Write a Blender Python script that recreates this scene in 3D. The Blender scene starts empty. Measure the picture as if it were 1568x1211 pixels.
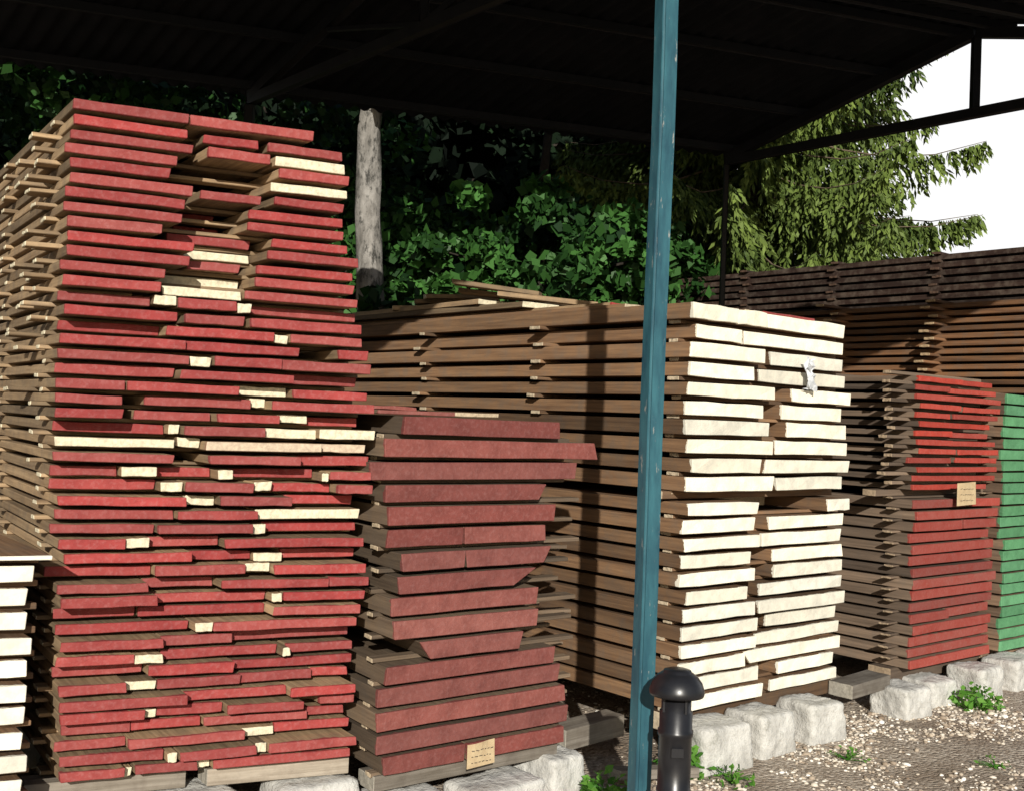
import bpy, bmesh, math, random
import numpy as np
from mathutils import Vector, Matrix, noise as mnoise
random.seed(7); rng=np.random.default_rng(7)
scene=bpy.context.scene
U=random.uniform

# ---------------------------------------------------------------- materials
def newmat(name):
    m=bpy.data.materials.new(name); m.use_nodes=True
    nt=m.node_tree
    for n in list(nt.nodes): nt.nodes.remove(n)
    out=nt.nodes.new('ShaderNodeOutputMaterial'); b=nt.nodes.new('ShaderNodeBsdfPrincipled')
    nt.links.new(b.outputs[0],out.inputs[0])
    return m,nt,b,out
def N(nt,t,**k):
    n=nt.nodes.new(t)
    for a,v in k.items(): setattr(n,a,v)
    return n
def setin(nt,sock,v):
    if isinstance(v,bpy.types.NodeSocket): nt.links.new(v,sock)
    elif isinstance(v,(tuple,list)): sock.default_value=(*v,1) if len(v)==3 and sock.type=='RGBA' else v
    else: sock.default_value=v
def mix(nt,f,a,b,mode='MIX'):
    n=N(nt,'ShaderNodeMix',data_type='RGBA',blend_type=mode)
    setin(nt,n.inputs[0],f); setin(nt,n.inputs[6],a); setin(nt,n.inputs[7],b)
    return n.outputs[2]
def math_(nt,op,a,b=0.0,clamp=False):
    n=N(nt,'ShaderNodeMath',operation=op,use_clamp=clamp)
    setin(nt,n.inputs[0],a); setin(nt,n.inputs[1],b)
    return n.outputs[0]
def mrange(nt,v,a,b,c=0.0,d=1.0):
    n=N(nt,'ShaderNodeMapRange'); setin(nt,n.inputs[0],v)
    for i,x in enumerate((a,b,c,d)): n.inputs[i+1].default_value=x
    return n.outputs[0]
def noise(nt,vec,scale,detail=3,rough=.6):
    n=N(nt,'ShaderNodeTexNoise'); n.inputs['Scale'].default_value=scale
    n.inputs['Detail'].default_value=detail; n.inputs['Roughness'].default_value=rough
    if vec is not None: nt.links.new(vec,n.inputs['Vector'])
    return n.outputs[0]
def bump(nt,b,h,st=.4,dist=.01):
    n=N(nt,'ShaderNodeBump'); n.inputs['Strength'].default_value=st; n.inputs['Distance'].default_value=dist
    nt.links.new(h,n.inputs['Height']); nt.links.new(n.outputs[0],b.inputs['Normal'])

def lumber_mat(name,paintA,paintB,woodA,woodB,raw,chip=.66,fade=.5):
    m,nt,b,out=newmat(name)
    bc=N(nt,'ShaderNodeAttribute',attribute_name='bc'); rn=N(nt,'ShaderNodeAttribute',attribute_name='rn')
    sep=N(nt,'ShaderNodeSeparateXYZ'); nt.links.new(bc.outputs['Vector'],sep.inputs[0])
    sr=N(nt,'ShaderNodeSeparateXYZ'); nt.links.new(rn.outputs['Vector'],sr.inputs[0])
    rnd,paint,rnd2=sr.outputs
    along,across,zz=sep.outputs
    cmb=N(nt,'ShaderNodeCombineXYZ')
    nt.links.new(math_(nt,'MULTIPLY',along,1.6),cmb.inputs[0])
    nt.links.new(math_(nt,'ADD',math_(nt,'MULTIPLY',across,38.),math_(nt,'MULTIPLY',rnd,300.)),cmb.inputs[1])
    nt.links.new(math_(nt,'MULTIPLY',zz,38.),cmb.inputs[2])
    grain=noise(nt,cmb.outputs[0],1.6,4,.65)
    tc=N(nt,'ShaderNodeTexCoord')
    fine=noise(nt,tc.outputs['Object'],60,3,.7)
    mid=noise(nt,tc.outputs['Object'],13,4,.65)
    wood=mix(nt,mrange(nt,grain,.32,.7),woodA,woodB)
    wood=mix(nt,mrange(nt,mid,.45,.7,0,.5),wood,(.14,.12,.10))
    wood=mix(nt,1.0,wood,mix(nt,rnd2,(.5,.48,.47),(1.3,1.2,1.1)),'MULTIPLY')
    endm=math_(nt,'LESS_THAN',along,.002)
    rawc=mix(nt,mrange(nt,grain,.35,.7),raw,tuple(c*.62 for c in raw))
    wood=mix(nt,endm,wood,rawc)
    pc=mix(nt,rnd,paintA,paintB)
    pc=mix(nt,mrange(nt,mid,.40,.72,0,.6),pc,tuple(c*.55 for c in paintA))
    pc=mix(nt,mrange(nt,grain,.48,.80,0,fade),pc,tuple(min(1,c*1.1+.12) for c in paintB))
    pc=mix(nt,1.0,pc,mix(nt,rnd2,(.78,.78,.80),(1.1,1.08,1.06)),'MULTIPLY')
    lim=mrange(nt,mid,.35,.75,.003,.03)
    pm=math_(nt,'MULTIPLY',math_(nt,'LESS_THAN',along,lim),paint)
    ch=math_(nt,'ADD',math_(nt,'MULTIPLY',mid,.5),math_(nt,'MULTIPLY',fine,.5))
    chm=mrange(nt,ch,chip-.03,chip+.02,1,0)
    pm=math_(nt,'MULTIPLY',pm,chm)
    col=mix(nt,pm,wood,pc)
    nt.links.new(col,b.inputs['Base Color'])
    b.inputs['Roughness'].default_value=.8
    b.inputs['Specular IOR Level'].default_value=.2
    bump(nt,b,grain,.6,.004)
    return m

def simple_mat(name,a,b2,scale=8,rough=.85,spec=.3,metal=0,bs=.4,bd=.01,lo=.35,hi=.65,third=None,t=(.6,.7),stretch=None):
    m,nt,b,out=newmat(name)
    tc=N(nt,'ShaderNodeTexCoord'); vec=tc.outputs['Object']
    if stretch:
        mp=N(nt,'ShaderNodeMapping'); mp.inputs['Scale'].default_value=stretch; nt.links.new(vec,mp.inputs[0]); vec=mp.outputs[0]
    n1=noise(nt,vec,scale,4,.65)
    c=mix(nt,mrange(nt,n1,lo,hi),a,b2)
    if third:
        n2=noise(nt,vec,scale*1.55+3,5,.75)
        c=mix(nt,mrange(nt,n2,t[0],t[1]),c,third)
    nt.links.new(c,b.inputs['Base Color'])
    b.inputs['Roughness'].default_value=rough; b.inputs['Specular IOR Level'].default_value=spec
    b.inputs['Metallic'].default_value=metal
    if bs: bump(nt,b,noise(nt,tc.outputs['Object'],scale*4,3,.7),bs,bd)
    return m

def leaf_mat(name,dark,light,trans=.3,rough=.5):
    m,nt,b,out=newmat(name)
    at=N(nt,'ShaderNodeAttribute',attribute_name='rn')
    sr=N(nt,'ShaderNodeSeparateXYZ'); nt.links.new(at.outputs['Vector'],sr.inputs[0])
    c=mix(nt,sr.outputs[0],dark,light)
    nt.links.new(c,b.inputs['Base Color']); b.inputs['Roughness'].default_value=rough
    b.inputs['Specular IOR Level'].default_value=.2
    if trans:
        tr=N(nt,'ShaderNodeBsdfTranslucent'); nt.links.new(mix(nt,.5,c,(light[0]*1.5,light[1]*1.5,light[2])),tr.inputs[0])
        ms=N(nt,'ShaderNodeMixShader'); ms.inputs[0].default_value=trans
        nt.links.new(b.outputs[0],ms.inputs[1]); nt.links.new(tr.outputs[0],ms.inputs[2]); nt.links.new(ms.outputs[0],out.inputs[0])
    return m

# ---------------------------------------------------------------- mesh helpers
def link(o,parent=None):
    scene.collection.objects.link(o)
    if parent: o.parent=parent
    return o
def empty(name,loc=(0,0,0)):
    e=bpy.data.objects.new(name,None); e.location=loc; link(e); return e
class Lum:
    def __init__(s): s.v=[];s.f=[];s.bc=[];s.rn=[]
    def board(s,P,A,C,w,h,ln,paint=1.,sl=0.,sr=0.,jit=.0015,tw=.004,rnd=None,droop=0.):
        """A=along(unit), C=across(unit). P=front low corner. sl/sr = inset of the lower edge (waney edge)."""
        P=Vector(P);A=Vector(A);C=Vector(C);Z=Vector((0,0,1))
        a=U(-tw,tw); A=(A+C*a).normalized()
        r1=random.random() if rnd is None else rnd; r2=random.random()
        n=4; base=len(s.v); ro=U(-.0028,.0028)
        for k,(d) in enumerate((0.,ln)):
            for i in range(n+1):
                t=i/n
                for top in (0,1):
                    x=t*w if top else sl+t*(w-sl-sr)
                    z=(h if top else 0)+ro*(t-.5)
                    jx=U(-jit,jit);jz=U(-jit,jit)
                    q=P+A*(d+ (U(-jit,jit)*1.5 if k==0 else 0))+C*(x+jx)+Z*(z+jz+ (droop if k else 0))
                    s.v.append(q[:]); s.bc.append((d,x,z)); s.rn.append((r1,paint,r2))
        def id(k,i,t): return base+k*(n+1)*2+i*2+t
        for i in range(n):
            s.f.append((id(0,i,0),id(0,i+1,0),id(0,i+1,1),id(0,i,1)))
            s.f.append((id(1,i,0),id(1,i,1),id(1,i+1,1),id(1,i+1,0)))
            s.f.append((id(0,i,1),id(0,i+1,1),id(1,i+1,1),id(1,i,1)))
            s.f.append((id(0,i,0),id(1,i,0),id(1,i+1,0),id(0,i+1,0)))
        s.f.append((id(0,0,0),id(0,0,1),id(1,0,1),id(1,0,0)))
        s.f.append((id(0,n,0),id(1,n,0),id(1,n,1),id(0,n,1)))
    def build(s,name,mat,parent=None):
        me=bpy.data.meshes.new(name); me.from_pydata(s.v,[],s.f)
        for nm,dat in (('bc',s.bc),('rn',s.rn)):
            at=me.attributes.new(nm,'FLOAT_VECTOR','POINT'); at.data.foreach_set('vector',np.array(dat,dtype=np.float32).ravel())
        me.materials.append(mat)
        bm=bmesh.new(); bm.from_mesh(me); bmesh.ops.recalc_face_normals(bm,faces=bm.faces); bm.to_mesh(me); bm.free()
        o=bpy.data.objects.new(name,me); link(o,parent)
        bv=o.modifiers.new('b','BEVEL'); bv.width=.0022; bv.segments=1; bv.limit_method='ANGLE'; bv.angle_limit=math.radians(50)
        return o
def obj_from(name,verts,faces,mat,parent=None,smooth=False,rn=None):
    me=bpy.data.meshes.new(name)
    if isinstance(verts,np.ndarray):
        nv=len(verts); k=faces.shape[1]; nf=len(faces)
        me.vertices.add(nv); me.vertices.foreach_set('co',verts.astype(np.float32).ravel())
        me.loops.add(nf*k); me.loops.foreach_set('vertex_index',faces.astype(np.int32).ravel())
        me.polygons.add(nf); me.polygons.foreach_set('loop_start',np.arange(0,nf*k,k,dtype=np.int32))
        me.polygons.foreach_set('loop_total',np.full(nf,k,dtype=np.int32))
        me.update(calc_edges=True)
    else: me.from_pydata(verts,[],faces)
    if rn is not None:
        at=me.attributes.new('rn','FLOAT_VECTOR','POINT'); at.data.foreach_set('vector',np.repeat(rn.astype(np.float32)[:,None],3,axis=1).ravel())
    me.materials.append(mat)
    if smooth: me.polygons.foreach_set('use_smooth',[True]*len(me.polygons))
    me.update()
    return link(bpy.data.objects.new(name,me),parent)
def beam(name,p,q,wd,mat,parent=None,ht=None,bev=.004):
    p=Vector(p);q=Vector(q);ht=ht or wd; d=(q-p); ln=d.length; d.normalize()
    up=Vector((0,0,1)) if abs(d.z)<.95 else Vector((0,1,0))
    x=d.cross(up).normalized(); y=x.cross(d)
    bm=bmesh.new(); bmesh.ops.create_cube(bm,size=1)
    M=Matrix((x,d,y)).transposed().to_4x4(); M.translation=(p+q)/2
    for v in bm.verts: v.co=M@Vector((v.co.x*wd,v.co.y*ln,v.co.z*ht))
    bmesh.ops.bevel(bm,geom=bm.edges[:],offset=bev,segments=1,affect='EDGES')
    me=bpy.data.meshes.new(name); bm.to_mesh(me); bm.free(); me.materials.append(mat)
    return link(bpy.data.objects.new(name,me),parent)
def tube(pts,rad,seg=8,rough=0.):
    vs=[];fs=[]
    pts=[Vector(p) for p in pts]
    for i,p in enumerate(pts):
        d=(pts[min(i+1,len(pts)-1)]-pts[max(i-1,0)]).normalized()
        x=d.cross(Vector((.3,1,.1))).normalized(); y=d.cross(x)
        for k in range(seg):
            a=2*math.pi*k/seg; v=p+(x*math.cos(a)+y*math.sin(a))*rad[i]
            if rough: v+=(v-p).normalized()*mnoise.noise(Vector((v.x*9,v.y*9,v.z*4)))*rough
            vs.append(v[:])
    for i in range(len(pts)-1):
        for k in range(seg):
            fs.append((i*seg+k,i*seg+(k+1)%seg,(i+1)*seg+(k+1)%seg,(i+1)*seg+k))
    return vs,fs
def merge_tubes(name,lst,mat,parent=None,rough=0.):
    V=[];F=[]
    for p,r,s in lst:
        v,f=tube(p,r,s,rough); b=len(V); V+=v; F+=[tuple(i+b for i in q) for q in f]
    return obj_from(name,V,F,mat,parent,smooth=True)
def lathe(name,prof,mat,loc,parent=None,seg=40):
    V=[];F=[]
    for r,z in prof:
        for k in range(seg):
            a=2*math.pi*k/seg; V.append((loc[0]+r*math.cos(a),loc[1]+r*math.sin(a),loc[2]+z))
    for i in range(len(prof)-1):
        for k in range(seg): F.append((i*seg+k,i*seg+(k+1)%seg,(i+1)*seg+(k+1)%seg,(i+1)*seg+k))
    return obj_from(name,V,F,mat,parent,smooth=True)
def unit(n):
    a=rng.normal(size=(n,3)); return a/np.linalg.norm(a,axis=1)[:,None]
def leaves(name,cen,size,mat,parent=None,rn=None,asp=.6,flat=0.):
    n=len(cen); a=unit(n)
    if flat: a[:,2]*=(1-flat); a/=np.linalg.norm(a,axis=1)[:,None]
    b=np.cross(a,unit(n)); b/=np.linalg.norm(b,axis=1)[:,None]
    nn=np.cross(a,b)
    l=(size*rng.uniform(.55,1.3,n))[:,None]
    v=np.stack([cen-a*l*.5, cen-a*l*.12+b*l*asp*.5+nn*l*.08, cen+a*l*.55, cen-a*l*.12-b*l*asp*.5+nn*l*.08],axis=1).reshape(-1,3)
    f=np.arange(4*n).reshape(-1,4)
    if rn is None: rn=rng.uniform(0,1,n)
    return obj_from(name,v,f,mat,parent,rn=np.repeat(rn,4))

# ---------------------------------------------------------------- camera, light, world
EYE=1.5
cam=bpy.data.cameras.new('camera'); co=bpy.data.objects.new('camera',cam); link(co)
cam.sensor_width=36; cam.lens=39.03; cam.clip_end=2000; cam.clip_start=.05
M=Matrix.Rotation(math.radians(90+1.18),4,'X')@Matrix.Rotation(math.radians(2.2),4,'Z'); M.translation=(0,0,EYE)
co.matrix_world=M; scene.camera=co
EL=math.radians(21); AZ=math.radians(177)
sd=Vector((math.sin(AZ)*math.cos(EL),math.cos(AZ)*math.cos(EL),math.sin(EL)))
sl=bpy.data.lights.new('sun','SUN'); sl.energy=5.0; sl.angle=math.radians(.5); sl.color=(1,.955,.87)
so=bpy.data.objects.new('sun',sl); link(so); so.rotation_euler=(-sd).to_track_quat('-Z','Y').to_euler()
w=bpy.data.worlds.new('World'); scene.world=w; w.use_nodes=True; nt=w.node_tree
for n in list(nt.nodes): nt.nodes.remove(n)
out=nt.nodes.new('ShaderNodeOutputWorld'); bg=nt.nodes.new('ShaderNodeBackground'); bg.inputs[1].default_value=.07
sky=nt.nodes.new('ShaderNodeTexSky'); sky.sky_type='NISHITA'; sky.sun_disc=False; sky.sun_elevation=EL; sky.sun_rotation=AZ
nt.links.new(sky.outputs[0],bg.inputs[0])
bg2=nt.nodes.new('ShaderNodeBackground'); bg2.inputs[0].default_value=(1,1,1,1); bg2.inputs[1].default_value=1.05
tc=nt.nodes.new('ShaderNodeTexCoord'); sp=nt.nodes.new('ShaderNodeSeparateXYZ'); nt.links.new(tc.outputs['Generated'],sp.inputs[0])
cl=noise(nt,tc.outputs['Generated'],2.2,3,.6)
zz=math_(nt,'ADD',sp.outputs[2],math_(nt,'MULTIPLY',cl,-.25))
mk=math_(nt,'MULTIPLY',mrange(nt,zz,.42,.2,0,1),mrange(nt,sp.outputs[1],.1,.5,0,1))
ms=nt.nodes.new('ShaderNodeMixShader'); nt.links.new(mk,ms.inputs[0]); nt.links.new(bg.outputs[0],ms.inputs[1]); nt.links.new(bg2.outputs[0],ms.inputs[2]); nt.links.new(ms.outputs[0],out.inputs[0])
scene.view_settings.view_transform='Standard'; scene.view_settings.look='None'; scene.view_settings.exposure=0

# ---------------------------------------------------------------- material set
m_red=lumber_mat('red_end_lumber',(.37,.056,.053),(.30,.078,.070),(.42,.32,.20),(.22,.155,.095),(.80,.72,.52),.72,.45)
m_beam=lumber_mat('oxide_end_beams',(.22,.062,.052),(.27,.098,.082),(.22,.17,.12),(.12,.09,.065),(.6,.48,.33),.73,.3)
m_white=lumber_mat('cream_end_beams',(.92,.89,.76),(.88,.83,.67),(.26,.165,.095),(.13,.08,.05),(.58,.48,.34),.72,.1)
m_red2=lumber_mat('bright_red_end_lumber',(.44,.055,.036),(.23,.070,.058),(.22,.17,.13),(.11,.085,.065),(.4,.3,.2),.70,.3)
m_green=lumber_mat('green_end_lumber',(.10,.28,.13),(.13,.34,.17),(.28,.2,.14),(.15,.1,.07),(.4,.3,.2),.74,.2)
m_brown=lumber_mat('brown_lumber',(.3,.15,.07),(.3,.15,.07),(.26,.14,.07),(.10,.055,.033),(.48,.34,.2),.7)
m_shaded_brown=lumber_mat('shaded_brown_lumber',(.3,.15,.07),(.3,.15,.07),(.038,.023,.018),(.018,.011,.009),(.1,.06,.04),.7)  # brown lumber with the rear stack's shade put into its colour
m_grey=lumber_mat('grey_weathered_wood',(.3,.28,.25),(.3,.28,.25),(.36,.34,.30),(.19,.17,.14),(.4,.37,.31),.7)
m_conc=simple_mat('concrete_block',(.40,.39,.36),(.64,.63,.59),7,.95,.2,bs=.8,bd=.014,third=(.22,.215,.18),t=(.55,.74))
m_pole=simple_mat('teal_painted_steel',(.018,.068,.095),(.038,.135,.165),5,.45,.45,bs=.25,bd=.004,third=(.33,.32,.29),t=(.625,.68),stretch=(4,4,.8))
m_steel=simple_mat('dark_painted_steel',(.006,.007,.008),(.012,.012,.014),8,.6,.3,bs=0)
m_roof=simple_mat('dark_corrugated_sheet',(.006,.007,.008),(.013,.013,.015),4,.8,.15,bs=0)
m_black=simple_mat('black_plastic',(.010,.010,.012),(.018,.018,.02),12,.32,.5,bs=.1,bd=.002)
m_tag=simple_mat('paper_tag',(.46,.34,.20),(.55,.43,.26),30,.8,bs=.1)
m_ink=simple_mat('ink',(.05,.04,.04),(.08,.06,.05),30,.8,bs=0)
m_bark=simple_mat('grey_bark',(.13,.12,.105),(.32,.30,.27),7,.9,bs=.9,third=(.05,.048,.042),t=(.50,.62),stretch=(1.6,1.6,.6))
m_dbark=simple_mat('dark_bark',(.025,.02,.016),(.05,.04,.03),14,.9,bs=0)
m_dead=simple_mat('dead_twigs',(.10,.075,.05),(.17,.13,.09),14,.9,bs=0)
m_leaf=leaf_mat('broad_leaf',(.006,.024,.006),(.055,.155,.032),0)
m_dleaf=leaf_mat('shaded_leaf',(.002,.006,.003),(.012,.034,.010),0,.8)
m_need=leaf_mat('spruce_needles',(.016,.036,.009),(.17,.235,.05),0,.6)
m_weed=leaf_mat('weed_leaf',(.05,.17,.02),(.16,.36,.06),.35)

D=Vector((.766,.643,0)); L=Vector((-.643,.766,0)); C0=Vector((.795,4.9,0))
def W(t,s,z=0): return C0+D*t+L*s+Vector((0,0,z))

# ---------------------------------------------------------------- tall red-ended stack
P0=Vector((-1.43,3.50,0)); D1=Vector((.97,.43,0)).normalized()
L1=Vector((-.55,.835,0)).normalized()
A=Lum(); nrow=47; pitch=.0466; z0=.285
def stick(B,P,Ddir,Ldir,s,z,h,t0,t1,w=.045):
    B.board(P+Ldir*s+Ddir*t0+Vector((0,0,z)),Ddir,Ldir,w,h,t1-t0,paint=0,jit=.001,tw=.012)
for r in range(nrow):
    z=z0+r*pitch; f=r/(nrow-1)
    left=(.07*(1-f/.45) if f<.45 else .0)+U(-.012,.012)
    if r in (14,15,26): left+=U(-.05,.04)
    Wd=1.03 if f<.6 else 1.03-.16*(f-.6)/.4
    Wd+=U(-.02,.02)
    segs=[]
    rowset=U(0,.02)
    if r>=32 and r not in (33,):
        a=U(.29,.40); c=U(.58,.68)
        if r==nrow-1: segs=[(left,.36,0),(.365,.78,.0)]
        elif r==nrow-2: segs=[(left,.36,0),(.42,.60,.03),(.64,Wd,.04)]
        else:
            segs=[(left,a,rowset),(c,Wd,U(0,.05))]
            q=random.random()
            if q<.6: segs.append((a+U(.02,.07),c-U(.01,.05),U(.01,.06) if random.random()<.5 else U(.1,.3)))
            if r in (34,35,37): segs.append((a+.01,c-.01,.05 if r==34 else U(.08,.2),0))
    else:
        x=left
        while x<Wd-.08:
            ww=U(.18,.42)
            if x+ww>Wd-.12: ww=Wd-x
            sb=U(0,.11) if random.random()<.6 else U(0,.02)
            segs.append((x,x+ww,sb)); g=U(.002,.006)
            if random.random()<.52 and x+ww<Wd-.15:
                g=U(.03,.13)
                if random.random()<.85: segs.append((x+ww+.004,x+ww+g-.004,-1))
            x+=ww+g
    for sg in segs:
        a,b,sb=sg[:3]
        dz=U(-.0015,.0015)
        if sb<0: sb=U(.02,.09); paint=0; dz+=U(-.008,.008)
        else:
            paint=1 if random.random()>.03 else 0
            if len(sg)>3: paint=0; dz-=.004
            if r in (23,24,26) and a>.35: paint=.3 if random.random()<.6 else 1
            if r in (24,) and a>.5: paint=0.
        h=U(.0280,.0330)
        A.board(P0+D1*a+L1*sb+Vector((0,0,z+dz)),L1,D1,b-a,h,3.3+U(-.3,.1),paint=paint,sr=U(-.003,.005),sl=U(-.003,.004))
    for s in (.19,1.0,1.95,2.9):
        ex=(-.02-U(0,.07) if r>30 else -.005-U(0,.04)) if s<.5 else -.01-U(0,.03)
        stick(A,P0,D1,L1,s+U(-.03,.03),z-pitch+.0325 if r else z-.016,.0135,left+ex,Wd+U(.0,.03),w=U(.04,.07))
    if r>24 and random.random()<(.75 if r>31 else .25):
        A.board(P0+D1*(-.05-U(0,.045))+L1*U(.12,.45)+Vector((0,0,z-pitch+.0325)),(D1+L1*U(-.15,.15)).normalized(),L1,U(.06,.09),.0135,.3,paint=0)
o_red=A.build('red_end_lumber_stack',m_red)
A=Lum()
for s in (.1,1.2,2.3,3.0):
    for q in (-.02,.55): A.board(P0+L1*(s+U(-.03,.03))+D1*q+Vector((0,0,.205)),D1,L1,.1,.058,U(.45,.54),paint=0)
A.build('bearers',m_grey,o_red)

# ---------------------------------------------------------------- cream stack at the far left
A=Lum(); P2=Vector((-1.412,3.375,0)); L2=Vector((-.62,.785,0)).normalized()
for r in range(12):
    z=.16+r*.0715; x=U(0,.02)
    while x<1.5:
        ww=U(.2,.45); A.board(P2-D1*(x+ww)+L2*U(0,.05)+Vector((0,0,z)),L2,D1,ww,.05,2.6,paint=1,sr=U(0,.008))
        x+=ww+U(.004,.05)
    for s in (.08,1.1,2.1): A.board(P2-D1*1.5+L2*s+Vector((0,0,z+.051)),D1,L2,.05,.019,1.52,paint=0)
A.board(P2-D1*1.55+L2*(-.03)+Vector((0,0,1.02)),L2,D1,1.58,.014,2.7,paint=1)
for s in (.2,1.6): A.board(P2-D1*1.5+L2*s+Vector((0,0,.06)),D1,L2,.12,.098,1.5,paint=0)
A.build('cream_end_lumber_stack',m_white)

# ---------------------------------------------------------------- oxide red beam stack
PB=Vector((-.40,3.955,0)); DB=Vector((.664,.52,0)).normalized(); LB=Vector((-.56,.83,0)).normalized()
A=Lum()
rows=[(625,861),(596,921),(583,898),(604,845),(606,858),(612,847),(623,849),(620,826),(616,836),(617,832),(654,809),(615,868),(607,882),(603,888),(604,894),(615,888)]
pb=.0815; zb=.205
for i,(a,b) in enumerate(reversed(rows)):
    z=zb+i*pb; ta=(a-611)*.0031; tb=(b-611)*.0031
    sr=U(-.008,.012); sl_=U(-.008,.01)
    if i==8: sr=.11
    if i in (5,): sl_,sr=.05,.02
    if i in (9,12): sr=.035
    if i==14: sr=-.02
    sb=U(0,.05)
    if random.random()<.3 and i!=5:
        m=ta+(tb-ta)*U(.4,.65)
        A.board(PB+DB*ta+LB*sb+Vector((0,0,z)),LB,DB,m-ta-.003,.063,3.3,sl=sl_,sr=.004)
        A.board(PB+DB*m+LB*(sb+U(-.01,.015))+Vector((0,0,z)),LB,DB,tb-m,.063,3.3,sl=.004,sr=sr)
    else: A.board(PB+DB*ta+LB*sb+Vector((0,0,z)),LB,DB,tb-ta,.064+U(-.004,.002),3.3,sl=sl_,sr=sr)
    for s in (.12,1.1,2.1):
        stick(A,PB,DB,LB,s+U(-.03,.03),z-.0165,.0155,-.01,.86+U(.0,.12),w=U(.04,.06))
    if random.random()<.9:
        for q in range(random.choice((1,2,2))):
            t1=U(.92,1.10)
            A.board(PB+DB*(t1)+LB*U(.12,.6)+Vector((0,0,z-.0165+q*.016)),(-DB+LB*U(-.1,.3)).normalized(),LB,U(.05,.10),.0155,.45,paint=0)
zt=zb+16*pb-.01
A.board(PB+DB*(-.03)+LB*.10+Vector((0,0,zt)),LB,DB,.34,.014,3.0,paint=1)
A.board(PB+DB*.33+LB*.35+Vector((0,0,zt+.001)),(LB+DB*.04).normalized(),DB,.36,.016,2.6,paint=0)
A.board(PB+DB*(-.03)+LB*.16+Vector((0,0,zt+.0155)),(LB+DB*.02).normalized(),DB,.20,.014,2.5,paint=1)
o_beam=A.build('red_beam_stack',m_beam)
A=Lum()
for s in (.08,1.3,2.6): A.board(PB+LB*s+DB*(-.0)+Vector((0,0,.135)),DB,LB,.12,.058,.87,paint=0)
A.build('bearers',m_grey,o_beam)

# ---------------------------------------------------------------- cream-ended beam stack
A=Lum()
def whiterows(z0,n,p,h,cl,cr,x0):
    for r in range(n):
        z=z0+r*p; lf=x0+U(-.02,.02); R=1.23+U(-.03,.03)
        a=U(*cl); c=a+U(.01,.04)
        q=random.random()
        if q<.6: c=a+U(.10,.18)
        if n==10 and r==9:
            cuts=[(lf,.30,0),(.31,.52,0),(.56,R,.03)]
        elif n==10 and r==8: cuts=[(lf+.05,.36,.02),(.40,R,.04)]
        elif n==12 and r==11: cuts=[(lf,.50,0),(1.06,R,0),(.52,1.0,.34)]
        else:
            cuts=[(lf,a,U(0,.03)),(c,R,U(0,.05))]
            if q<.6 and random.random()<.45: cuts.append((a+.01,c-.01,U(.1,.3)))
        for a_,b_,s_ in cuts:
            wn=.06 if (n==12 and r==2 and a_>.3) else 0
            A.board(W(a_,s_,z),L,D,b_-a_,h+U(-.006,.002),4.1+U(-.2,.1),paint=1 if s_<.08 else 0,sl=U(-.004,.006)+wn,sr=U(-.004,.008),jit=.0028)
        for s in (.10,.98,1.96,2.95,3.8):
            stick(A,C0,D,L,s+U(-.02,.02),z-(p-h)+.0015,p-h-.003,-.03-U(0,.05) if s>.5 else U(0,.03),1.22+U(0,.03),w=U(.05,.08))
whiterows(1.205,10,.0855,.066,(.46,.64),None,0.0)
whiterows(.235,12,.0785,.0595,(.44,.60),None,0.0)
for s in (.12,1.5,3.2): A.board(W(-.04,s,1.168),D,L,.10,.036,1.3,paint=0)
for s in (.10,1.5,3.2): A.board(W(-.02,s,.14),D,L,.13,.078,1.3,paint=0)
zt=1.205+10*.0855-.015
for (t,s,w_,ln,ty) in ((.02,.45,.16,3.2,.01),(.22,.30,.22,3.3,-.01),(.5,.12,.10,3.5,0)):
    A.board(W(t,s,zt),(L+D*ty).normalized(),D,w_,.02,ln,paint=0)
o_white=A.build('cream_end_beam_stack',m_white)
A=Lum()
A.board(W(.62,.10,zt),L,D,.42,.02,3.0,paint=1); A.board(W(.1,.62,zt+.021),L,D,.13,.02,2.6,paint=1); A.board(W(.27,.95,zt+.021),L,D,.12,.022,2.4,paint=1)
A.board(W(.02,1.2,zt+.043),L,D,.26,.03,2.2,paint=0); A.board(W(.0,1.55,zt+.074),(L+D*.05).normalized(),D,.20,.028,1.6,paint=0)
def plank(p,d,wd,ln,dr):
    d=Vector((d[0],d[1],0)).normalized(); A.board(p,d,Vector((-d.y,d.x,0)),wd,.026,ln,paint=0,droop=dr)
plank((-.36,6.20,2.240),(.97,-.24),.09,.50,-.065)
plank((-.33,6.30,2.205),(.97,-.12),.10,.80,-.08)
plank((-.52,6.42,2.175),(.95,.3),.07,.55,.035)
plank((-.60,6.55,2.155),(.99,-.1),.10,.50,.02)
plank((-.10,6.05,2.165),(.99,-.15),.08,.55,-.05)
plank((-.75,6.75,2.13),(.9,.0),.12,.6,.03)
A.build('loose_planks',m_red,o_white)

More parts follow.
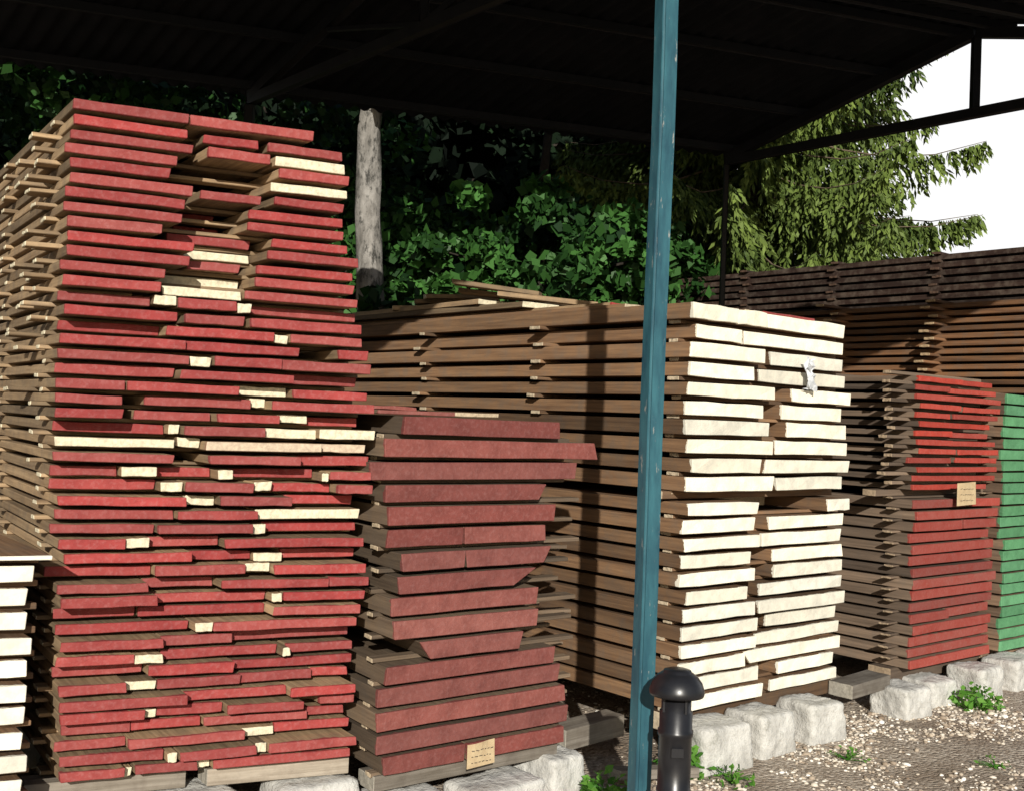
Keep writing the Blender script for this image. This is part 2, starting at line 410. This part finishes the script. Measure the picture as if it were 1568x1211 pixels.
# ---------------------------------------------------------------- bright red stack
A=Lum()
z=.2
while z<1.10:
    cut=U(.35,.6); R=.9+U(-.03,.04); h=U(.046,.052); sb=U(0,.03); rr=U(.65,1)
    if random.random()<.6: A.board(W(1.90+U(-.02,.02),sb,z),L,D,R,h,1.3,rnd=rr)
    else:
        A.board(W(1.90+U(-.02,.02),sb,z),L,D,cut,h,1.3,rnd=rr); A.board(W(1.93+cut,sb+U(-.02,.03),z),L,D,R-cut-.02,h,1.3,rnd=U(.5,1))
    for s in (.1,.9): A.board(W(1.86-U(0,.05),s,z+.051),D,L,.06,.011,.98,paint=0)
    z+=.0635
A.board(W(1.68,.12,z),D,L,.08,.035,1.2,paint=0); A.board(W(1.8,.9,z),D,L,.08,.035,1.2,paint=0)
z+=.036
while z<1.83:
    cut=U(.35,.6); R=.9+U(-.03,.06); h=.030; sb=U(0,.05); lf=U(-.03,.06)
    if random.random()<.35: A.board(W(1.90+lf,sb,z),L,D,R-lf,h,1.3,rnd=U(0,.6))
    else:
        A.board(W(1.90+lf,sb,z),L,D,cut,h,1.3,rnd=U(0,.6)); A.board(W(1.92+cut+lf,sb+U(-.02,.05),z+U(-.006,.004)),L,D,R-cut-.02-lf,h,1.3,rnd=U(0,.6))
    for s in (.08,.6,1.1): A.board(W(1.80-U(0,.10),s,z+.031),D,L,.05,.018,1.0,paint=0)
    z+=.0505
for s in (.1,1.0): A.board(W(1.85,s,.11),D,L,.14,.088,1.0,paint=0)
o_red2=A.build('bright_red_end_lumber_stack',m_red2)
# ---------------------------------------------------------------- green stack
A=Lum(); z=.2
while z<1.72:
    x=2.92+U(-.02,.02)
    while x<3.7:
        ww=U(.35,.9); ww=min(ww,3.95-x); A.board(W(x,U(0,.03),z),L,D,ww,.058,4.2); x+=ww+.01
    for s in (.1,1.2,2.4,3.6): A.board(W(2.86,s,z+.059),D,L,.06,.009,1.0,paint=0)
    z+=.0685
for s in (.1,1.6,3.2): A.board(W(2.88,s,.11),D,L,.14,.088,1.0,paint=0)
A.build('green_end_lumber_stack',m_green)
# ---------------------------------------------------------------- brown long stacks behind
A=Lum(); z=1.78
while z<2.36:
    A.board(W(3.12+U(-.02,.02),-.1+U(0,.1),z),L,D,.45,.032,5.0,paint=0); A.board(W(3.59,U(-.05,.1),z),L,D,.36,.032,5.0,paint=0)
    for s in (.55,1.3,2.1,3.0,3.9,4.6): A.board(W(3.02-U(0,.13),s+U(-.03,.03),z+.0325),D,L,.07,.017,.9,paint=0,rnd=.9)
    z+=.0505
A.build('brown_lumber_stack',m_brown)
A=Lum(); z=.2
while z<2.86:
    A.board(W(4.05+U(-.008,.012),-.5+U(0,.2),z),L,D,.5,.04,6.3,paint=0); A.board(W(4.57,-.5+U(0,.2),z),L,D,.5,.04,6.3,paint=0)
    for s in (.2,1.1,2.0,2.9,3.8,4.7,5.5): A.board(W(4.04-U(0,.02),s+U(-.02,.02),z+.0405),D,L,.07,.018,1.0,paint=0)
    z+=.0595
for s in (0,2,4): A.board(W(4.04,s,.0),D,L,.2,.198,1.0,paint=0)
A.build('shaded_lumber_stack',m_shaded_brown)

# ---------------------------------------------------------------- tags and wrapper
def tag(name,P,Dd,Ld,w_,h_,parent):
    e=bpy.data.objects.new(name,None); link(e,parent)
    V=[];F=[];n=5
    for j in range(n):
        for i in range(n):
            V.append((P+Dd*(i/(n-1)*w_)+Vector((0,0,j/(n-1)*h_+.006*i/(n-1)))-Ld*(.004+.006*math.sin(i*1.3)*j/(n-1)))[:])
    for j in range(n-1):
        for i in range(n-1): F.append((j*n+i,j*n+i+1,(j+1)*n+i+1,(j+1)*n+i))
    obj_from('card',V,F,m_tag,e)
    for k in range(3):
        x=.12
        while x<.8:
            l=U(.04,.12); zc=h_*(.25+.25*k)
            beam('writing',P+Dd*(x*w_)-Ld*.0125+Vector((0,0,zc)),P+Dd*((x+l)*w_)-Ld*.0125+Vector((0,0,zc+U(-.003,.003))),.0015,m_ink,e,ht=.0022,bev=.0002)
            x+=l+.05
tag('paper_tag',PB+DB*.35-LB*.012+Vector((0,0,.19)),DB,LB,.13,.09,o_beam)
tag('paper_tag',W(2.27,-.03,1.10),D,L,.22,.13,o_red2)
V=[];F=[];n=9
for j in range(n):
    for i in range(5):
        p=W(.80+i*.016+U(-.018,.018),-.012-U(0,.03),1.69+j*.020+U(-.01,.01)); V.append(p[:])
for j in range(n-1):
    for i in range(4): F.append((j*5+i,j*5+i+1,(j+1)*5+i+1,(j+1)*5+i))
obj_from('plastic_scrap',V,F,simple_mat('plastic_film',(.42,.44,.46),(.7,.71,.72),20,.3),o_white)

# ---------------------------------------------------------------- shed
shed=empty('open_timber_shed')
E=Vector((-.945,-.327,0)); G=Vector((.643,-.766,0)); K=Vector((1.365,7.34,3.3))
def R(e,s):
    z=.248*s if s<=1.71 else .248*(3.42-s)
    return K+E*e+G*s+Vector((0,0,z))
RL=10.0
for nm,(sa,sb) in (('roof_sheet_back',(-.12,1.71)),('roof_sheet_front',(1.71,3.50))):
    n=int(RL/.0125); ns=4; V=np.zeros(((n+1)*(ns+1),3)); k=0
    for i in range(n+1):
        e=-.15+i*.0125; dz=.055+.012*math.sin(2*math.pi*e/.10)
        for j in range(ns+1):
            s=sa+(sb-sa)*j/ns
            p=R(e,s); V[k]=(p.x,p.y,p.z+dz+(.0 if nm.endswith('back') else .001)); k+=1
    F=np.array([(i*(ns+1)+j,i*(ns+1)+j+1,(i+1)*(ns+1)+j+1,(i+1)*(ns+1)+j) for i in range(n) for j in range(ns)])
    obj_from(nm,V,F,m_roof,shed,smooth=True)
for s in (.05,.6,1.15,1.62,1.82,2.3,2.85,3.4): beam('purlin',R(-.12,s)+Vector((0,0,.02)),R(RL-.2,s)+Vector((0,0,.02)),.04,m_steel,shed,ht=.035)
for i,e in enumerate((0,3.1,6.2,9.3)):
    dz=Vector((0,0,-.02))
    beam('rafter',R(e,0)+dz,R(e,1.70)+dz,.05,m_steel,shed,ht=.05); beam('rafter',R(e,1.72)+dz,R(e,3.42)+dz,.05,m_steel,shed,ht=.05)
    a=R(e,0);b=R(e,3.42); a.z=b.z=3.26
    beam('bottom_chord',a,b,.045,m_steel,shed,ht=.045)
    m=R(e,1.71); beam('king_post',(m.x,m.y,3.283),(m.x,m.y,m.z-.045),.04,m_steel,shed)
    for s in (.85,2.57):
        q=R(e,s)
        if i: beam('strut',(m.x+ (q.x-m.x)*.05,m.y+(q.y-m.y)*.05,3.285),(q.x,q.y,q.z-.05),.025,m_steel,shed)
    a=R(e,0); beam('back_post',(a.x,a.y,0),(a.x,a.y,3.235),.032 if i==0 else .05,m_steel,shed)
    if i!=1:
        b=R(e,3.42); beam('front_post',(b.x,b.y,0),(b.x,b.y,3.235),.07,m_pole,shed)
px,py=.482,3.80
bm=bmesh.new(); bmesh.ops.create_cube(bm,size=1)
for v in bm.verts: v.co=Vector((v.co.x*.064,v.co.y*.064,(v.co.z+.5)*3.30))
bmesh.ops.bevel(bm,geom=[e for e in bm.edges if abs(e.verts[0].co.z-e.verts[1].co.z)>1],offset=.008,segments=3,affect='EDGES')
bmesh.ops.subdivide_edges(bm,edges=[e for e in bm.edges if abs(e.verts[0].co.z-e.verts[1].co.z)>1],cuts=30)
for v in bm.verts:
    v.co.x+=.002*math.sin(v.co.z*3.1); v.co.y+=.0015*math.sin(v.co.z*4.3)
    v.co.x+=mnoise.noise(v.co*5)*.002
bmesh.ops.rotate(bm,verts=bm.verts,matrix=Matrix.Rotation(math.radians(27),3,'Z'))
me=bpy.data.meshes.new('p'); bm.to_mesh(me); bm.free(); me.materials.append(m_pole)
o=bpy.data.objects.new('front_post',me); o.location=(px,py,0); link(o,shed)
beam('post_base_plate',(px-.09,py,.006),(px+.09,py,.006),.16,m_pole,shed,ht=.012)
b1=R(3.1,3.25); beam('post_head',(px,py,3.28),(b1.x,b1.y,3.33),.05,m_steel,shed)

# ---------------------------------------------------------------- bollard ash bin
bx,by=.568,3.60
binp=empty('black_bollard_bin')
zb_=-.02
lathe('body',[(0.001,.0),(.055,.0),(.058,.01),(.056,.02),(.053,.03),(.053,.34),(.056,.343),(.056,.350),(.053,.353),(.053,.52),(.057,.524),(.057,.540),(.053,.544),(.053,.60),(.048,.603),(.048,.655),(0.001,.656)],m_black,(bx,by,zb_),binp)
lathe('domed_cap',[(.001,.66),(.060,.66),(.082,.655),(.087,.652),(.089,.66),(.088,.672),(.081,.692),(.066,.712),(.052,.722),(.046,.725),(.044,.731),(.024,.737),(.001,.739)],m_black,(bx,by,zb_),binp)
for k in range(4):
    a=k*math.pi/2+.5; beam('cap_strut',(bx+.05*math.cos(a),by+.05*math.sin(a),.58),(bx+.05*math.cos(a),by+.05*math.sin(a),.642),.008,m_black,binp,bev=.001)
beam('hinge_plate',(bx-.02,by-.056,.46),(bx+.02,by-.056,.46),.006,m_black,binp,ht=.03,bev=.001)

# ---------------------------------------------------------------- concrete blocks
def rock(name,c,sx,sy,sz,rot,seed):
    bm=bmesh.new(); bmesh.ops.create_cube(bm,size=1); bmesh.ops.subdivide_edges(bm,edges=bm.edges[:],cuts=15,use_grid_fill=True)
    for v in bm.verts:
        p=v.co*2; q=(abs(p.x)**12+abs(p.y)**12+abs(p.z)**12)**(1/12); p=p/q if q>0 else p
        p=p/2; tp=1-.05*(p.z+.5)
        w_=Vector((p.x*sx*tp,p.y*sy*tp,p.z*sz))
        nn=mnoise.noise(w_*6+Vector((seed*3.1,0,0)))*.014+mnoise.noise(w_*24+Vector((seed,5,0)))*.008+mnoise.noise(w_*65)*.005
        v.co=w_+v.co.normalized()*nn
    me=bpy.data.meshes.new(name); bm.to_mesh(me); bm.free(); me.materials.append(m_conc)
    for p in me.polygons: p.use_smooth=True
    o=bpy.data.objects.new(name,me); o.location=(c[0],c[1],sz/2-.02); o.rotation_euler=(0,0,rot); link(o)
ang=math.atan2(.643,.766); k=0
for t,s,sx,sz in ((.15,-.05,.32,.22),(.53,-.02,.26,.21),(.94,-.02,.26,.20),(.3,1.5,.3,.17),(.9,1.5,.3,.17),(.3,3.2,.3,.17),(.9,3.2,.3,.17),(1.72,-.04,.24,.18),(2.1,.02,.26,.16),(2.5,-.05,.28,.20),(2.92,-.04,.30,.20),(3.4,-.02,.3,.18),(2.1,1.1,.3,.14),(2.6,1.1,.3,.14),(3.2,1.7,.3,.14),(3.2,3.2,.3,.14)):
    p=W(t,s); rock('concrete_block',p,sx,.24,sz,ang+U(-.12,.12),k); k+=1
for q,s,sx,sz in ((.12,.1,.28,.14),(.50,.0,.36,.15),(.86,.12,.2,.17),(.2,1.3,.3,.15),(.6,1.3,.3,.15),(.2,2.6,.3,.15),(.6,2.6,.3,.15)):
    p=PB+DB*q+LB*s; rock('concrete_block',p,sx,.24,sz,ang+U(-.15,.15),k); k+=1
for q,s in ((.1,.12),(.5,.15),(.92,.15),(.1,1.3),(.9,1.3),(.1,2.4),(.9,2.4),(-.5,.2),(-1.2,.2)):
    p=P0+D1*q+L1*s; rock('concrete_block',p,.3,.24,.215 if q>0 else .08,.4+U(-.2,.2),k); k+=1
A=Lum()
for (t,s,z,a,ln,w_,h) in ((1.25,-.05,.14,.1,.42,.14,.07),(-.42,-.05,.03,-.5,.35,.08,.04),(-.5,.2,.1,.1,.4,.12,.09)):
    A.board(W(t,s,z),(D+L*a).normalized(),L,w_,h,ln,paint=0)
A.build('grey_timber_offcuts',m_grey)

# ---------------------------------------------------------------- ground
m,nt,b,out=newmat('gravel_ground')
tc=N(nt,'ShaderNodeTexCoord'); 
vo=N(nt,'ShaderNodeTexVoronoi'); vo.inputs['Scale'].default_value=60; nt.links.new(tc.outputs['Object'],vo.inputs['Vector'])
big=noise(nt,tc.outputs['Object'],1.1,3); fi=noise(nt,tc.outputs['Object'],60,3,.7)
bw=N(nt,'ShaderNodeRGBToBW'); nt.links.new(vo.outputs['Color'],bw.inputs[0])
c=mix(nt,bw.outputs[0],(.26,.195,.14),(.60,.53,.44)); c=mix(nt,mrange(nt,big,.48,.62,0,.7),c,(.19,.135,.09)); c=mix(nt,mrange(nt,fi,.45,.75,0,.5),c,(.14,.10,.065))
nt.links.new(c,b.inputs['Base Color']); b.inputs['Roughness'].default_value=.95
bump(nt,b,math_(nt,'MULTIPLY',vo.outputs['Distance'],-1.5),.7,.012)
n=90; V=[];F=[]
def gx(i,n,a,lo,hi):
    t=i/n*2-1; return math.copysign(abs(t)**a,t)*hi
for j in range(n+1):
    for i in range(n+1):
        x=gx(i,n,3.2,0,300)+2; y=gx(j,n,3.2,0,300)+6
        V.append((x,y,mnoise.noise(Vector((x*.9,y*.9,0)))*.02 if abs(x)<30 and abs(y)<30 else 0))
for j in range(n):
    for i in range(n): F.append((j*(n+1)+i,j*(n+1)+i+1,(j+1)*(n+1)+i+1,(j+1)*(n+1)+i))
obj_from('ground',V,F,m,smooth=True)
m,nt,b,out=newmat('stones')
at=N(nt,'ShaderNodeAttribute',attribute_name='rn'); sr=N(nt,'ShaderNodeSeparateXYZ'); nt.links.new(at.outputs['Vector'],sr.inputs[0])
cr=N(nt,'ShaderNodeValToRGB'); el=cr.color_ramp.elements; el[0].color=(.20,.145,.10,1); el[1].color=(.88,.84,.77,1); e=el.new(.35); e.color=(.45,.37,.28,1); e=el.new(.75); e.color=(.66,.59,.49,1)
nt.links.new(sr.outputs[0],cr.inputs[0]); nt.links.new(cr.outputs[0],b.inputs['Base Color']); b.inputs['Roughness'].default_value=.85
bm=bmesh.new(); bmesh.ops.create_icosphere(bm,subdivisions=1,radius=1); bm.verts.index_update(); iv=np.array([v.co[:] for v in bm.verts]); fi_=np.array([[v.index for v in f.verts] for f in bm.faces]); bm.free()
ns=80000
X=rng.uniform(-.4,5.2,ns); Y=rng.uniform(3.6,8.6,ns)
rel=(X-C0.x)*L.x+(Y-C0.y)*L.y; keep=((rel<.12)&(rel>-2.3))|((rel<1.5)&(rng.random(ns)<.08)); X=X[keep];Y=Y[keep]
pn=np.array([mnoise.noise(Vector((x*1.1,y*1.1,3)))+.5*mnoise.noise(Vector((x*4,y*4,3))) for x,y in zip(X,Y)]); keep=pn+rng.uniform(-.2,.2,len(X))>-.12; X=X[keep];Y=Y[keep]; ns=len(X)
sz=rng.gamma(2.3,.0021,ns)+.0028; sz=np.clip(sz,.003,.018)
sc=np.stack([sz*rng.uniform(.8,1.5,ns),sz*rng.uniform(.7,1.2,ns),sz*rng.uniform(.35,.75,ns)],1)
vv=iv[None]*(1+rng.uniform(-.25,.25,(ns,12,1)))*sc[:,None,:]
th=rng.uniform(0,6.28,ns); cs,sn=np.cos(th)[:,None],np.sin(th)[:,None]
xx=vv[...,0]*cs-vv[...,1]*sn; yy=vv[...,0]*sn+vv[...,1]*cs
gz=np.array([mnoise.noise(Vector((x*.9,y*.9,0)))*.02 for x,y in zip(X,Y)])
vv=np.stack([xx+X[:,None],yy+Y[:,None],vv[...,2]+(gz+sz*.2)[:,None]],2).reshape(-1,3)
ff=(fi_[None]+12*np.arange(ns)[:,None,None]).reshape(-1,3)
obj_from('gravel',vv,ff,m,rn=np.repeat(rng.random(ns),12))

def weed(c,r,n,hh,size=.045):
    c=np.array(c); th=rng.uniform(0,6.28,n); rr=r*np.sqrt(rng.random(n)); 
    p=np.stack([c[0]+rr*np.cos(th),c[1]+rr*np.sin(th),.01+rng.random(n)**1.3*hh*(1-.6*rr/r)],1)
    o=leaves('weed_plant',p,size,m_weed,asp=.6,flat=.4)
    st=[((c[0],c[1],0),(x*.5+c[0]*.5,y*.5+c[1]*.5,z*.7),(x,y,z)) for x,y,z in p[:14]]
    merge_tubes('stems',[(s,[.003,.002,.001],5) for s in st],m_weed,o)
p=W(-.09,-.08); weed(p,.10,140,.20)
p=W(.02,-.27); weed(p,.10,70,.09,.03)
p=W(2.2,-.22); weed(p,.13,170,.17,.04)
p=W(.75,-.35); weed(p,.10,40,.06,.022)
p=W(-.55,-.1); weed(p,.10,90,.14)
p=W(-.45,-.45); weed(p,.1,60,.06,.03)
p=W(1.25,-.8); weed(p,.09,24,.04,.02)

# ---------------------------------------------------------------- trees
def decid(name,x,y,h,crown,trunkr,nclump,per,leafsz,mat,barkm,zmin,fsize=.4,bmax=.7,limb0=0.,extra=()):
    e=empty(name,(0,0,0))
    pts=[(x+.06*math.sin(i*.28),y+.05*math.cos(i*.4),h*i/32) for i in range(33)]
    tubes=[(pts,[trunkr*(1-.0225*i) for i in range(33)],16)]
    cx,cy,cz,rx,ry,rz=crown
    cc=[]
    for i in range(nclump):
        while True:
            q=rng.uniform(-1,1,3)
            if .15<np.dot(q,q)<1: break
        p=np.array((cx+q[0]*rx,cy+q[1]*ry,cz+q[2]*rz))
        if p[2]<zmin: p[2]=zmin+rng.random()*.5
        cc.append(p)
        if i%5==0:
            zb_=max(limb0,h*.12,min(h*.9,p[2]-abs(p[0]-x)*.4)); 
            tubes.append(([(x,y,zb_),((x+p[0])/2,(y+p[1])/2,max(limb0,(zb_+p[2])/2+.15)),tuple(p)],[trunkr*.3,trunkr*.16,.008],6))
    for q in extra: cc.append(np.array(q))
    merge_tubes('trunk_and_limbs',tubes,barkm,e,rough=.03 if trunkr>.12 else .01)
    nclump=len(cc)
    cc=np.array(cc); n=nclump*per
    ci=np.repeat(cc,per,axis=0); sc=np.repeat(rng.uniform(.5,1.2,nclump),per)[:,None]
    off=unit(n)*(rng.random(n)**.45)[:,None]*fsize*sc*np.array((1,1,.6))
    br=np.clip(np.repeat(rng.uniform(-.1,bmax,nclump),per)+rng.uniform(-.2,.4,n),0,1)
    leaves('leaves',ci+off,leafsz,mat,e,rn=br,asp=.75)
decid('deciduous_tree',-1.13,8.6,7.0,(-1.6,8.5,5.3,2.6,.9,1.4),.14,170,80,.16,m_leaf,m_bark,4.25,limb0=4.6,extra=((-1.3,8.35,4.15),(-.95,8.3,4.0),(-.6,8.4,4.2),(-1.45,8.4,2.55),(-.9,8.45,2.3)))  # mostly unseen crowns, here and next two trees, added to shade leaves behind
decid('deciduous_tree',1.17,8.9,7.5,(.9,8.5,5.3,1.9,.8,1.4),.05,130,80,.16,m_leaf,m_dbark,4.25,limb0=4.8)
decid('deciduous_tree',-4.6,8.7,7.5,(-4.9,8.6,5.6,2.0,1.0,1.6),.09,110,80,.14,m_leaf,m_dbark,4.2)
decid('deciduous_tree',.25,11.0,6,(.1,10.4,2.5,1.9,.7,1.25),.09,130,115,.115,m_leaf,m_dbark,1.2,.30,.9)
decid('deciduous_tree',-2.9,11.0,6,(-2.6,10.6,3.2,1.8,.8,1.9),.10,90,90,.11,m_leaf,m_dbark,1.0)
decid('deciduous_tree',-5.6,10.6,6,(-5.0,10.0,4.0,1.8,1.2,2.2),.11,90,90,.12,m_leaf,m_dbark,1.0)
n=85000
t=rng.random(n); X=-15+t*19.0; Yb=13.0+rng.random(n)*3.5; top=9.5+2.0*np.sin(X*1.1)+np.sin(X*2.7)
top=np.where(X>2.0,np.minimum(top,6.5-(X-2.0)*2.2),top)
Z=rng.random(n)**.9*top
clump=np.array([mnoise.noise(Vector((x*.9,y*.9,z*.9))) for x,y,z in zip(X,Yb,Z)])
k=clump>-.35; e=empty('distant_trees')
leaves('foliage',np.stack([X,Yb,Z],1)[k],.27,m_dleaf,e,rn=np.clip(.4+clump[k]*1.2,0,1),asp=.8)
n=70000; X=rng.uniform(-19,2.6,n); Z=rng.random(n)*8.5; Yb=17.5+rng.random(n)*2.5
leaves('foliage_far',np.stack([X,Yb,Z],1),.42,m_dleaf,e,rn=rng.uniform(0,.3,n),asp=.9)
merge_tubes('trunks',[([(x,14.5+U(-.8,.8),0),(x+U(-.2,.2),14.5,5),(x+U(-.4,.4),14.6,9)],[.16,.12,.04],8) for x in np.arange(-15,3.0,1.3)],m_dbark,e)

def spruce(name,x,y,h,rad,zlo=.8):
    e=empty(name)
    merge_tubes('trunk',[([(x,y,0),(x+.03,y,h*.5),(x,y,h)],[.15,.09,.01],12)],m_dbark,e)
    tubes=[]
    C=[];Dr=[];Rn=[]
    z=zlo
    while z<h-.2:
        vis=z<7.4
        nb=random.randint(7,9) if vis else 5; a0=U(0,6.28)
        for b in range(nb):
            az=a0+b*2*math.pi/nb+U(-.25,.25); r=rad*(1-(z/h))**.62*U(.62,1.14)+.15
            d=Vector((math.cos(az),math.sin(az),0)); sd_=Vector((-d.y,d.x,0))
            zz=z+U(-.12,.12); pts=[]; m=10
            for i in range(m+1):
                q=i/m; pts.append(Vector((x,y,zz))+d*(r*q)+Vector((0,0,-.42*r*math.sin(q*1.75)*.75+.10*r*q*q)))
            tubes.append(([p for p in pts[::2]],[.016*(1-.17*i) for i in range(6)],4))
            bright=U(0,.5)
            nt_=int((56 if vis else 22)*r)+10
            for k in range(nt_):
                q=U(.06,1.0)**.75; i=min(int(q*m),m-1); fr=q*m-i; p=pts[i].lerp(pts[i+1],fr)
                side=random.choice((-1,1)); wdt=.48*r**.5*(1.12-q)*U(.35,1)+.07
                wdt=min(wdt,.58)
                tdir=(d*U(.25,.8)+sd_*side*U(.2,.8)+Vector((0,0,-U(.6,1.9)))).normalized()
                ns_=max(4,int(wdt/.028))
                for j in range(ns_):
                    u=j/ns_; c=p+tdir*(wdt*u)+Vector((0,0,-.22*wdt*u*u))
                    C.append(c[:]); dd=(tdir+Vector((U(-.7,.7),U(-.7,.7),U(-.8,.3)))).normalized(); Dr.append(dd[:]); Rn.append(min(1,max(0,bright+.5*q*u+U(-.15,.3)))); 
        z+=U(.20,.32) if vis else .4
    C=np.array(C);Dr=np.array(Dr);Rn=np.array(Rn); n=len(C)
    b=np.cross(Dr,unit(n)); b/=np.linalg.norm(b,axis=1)[:,None]; l=rng.uniform(.06,.12,n)[:,None]
    v=np.stack([C,C+Dr*l*.4+b*.018,C+Dr*l,C+Dr*l*.4-b*.018],1).reshape(-1,3)
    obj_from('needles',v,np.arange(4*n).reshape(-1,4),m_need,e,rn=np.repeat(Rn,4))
    for i in range(40):
        az=U(0,6.28); zz=U(.8,3.8); r=U(.5,1.5); d=Vector((math.cos(az),math.sin(az),0))
        tubes.append(([Vector((x,y,zz)),Vector((x,y,zz))+d*r*.5+Vector((0,0,-.1*r)),Vector((x,y,zz))+d*r+Vector((0,0,-.35*r))],[.012,.007,.003],5))
    merge_tubes('branches',tubes,m_dead,e)
    print('needles',n)
spruce('spruce_tree',2.5,12.0,11.5,2.95)
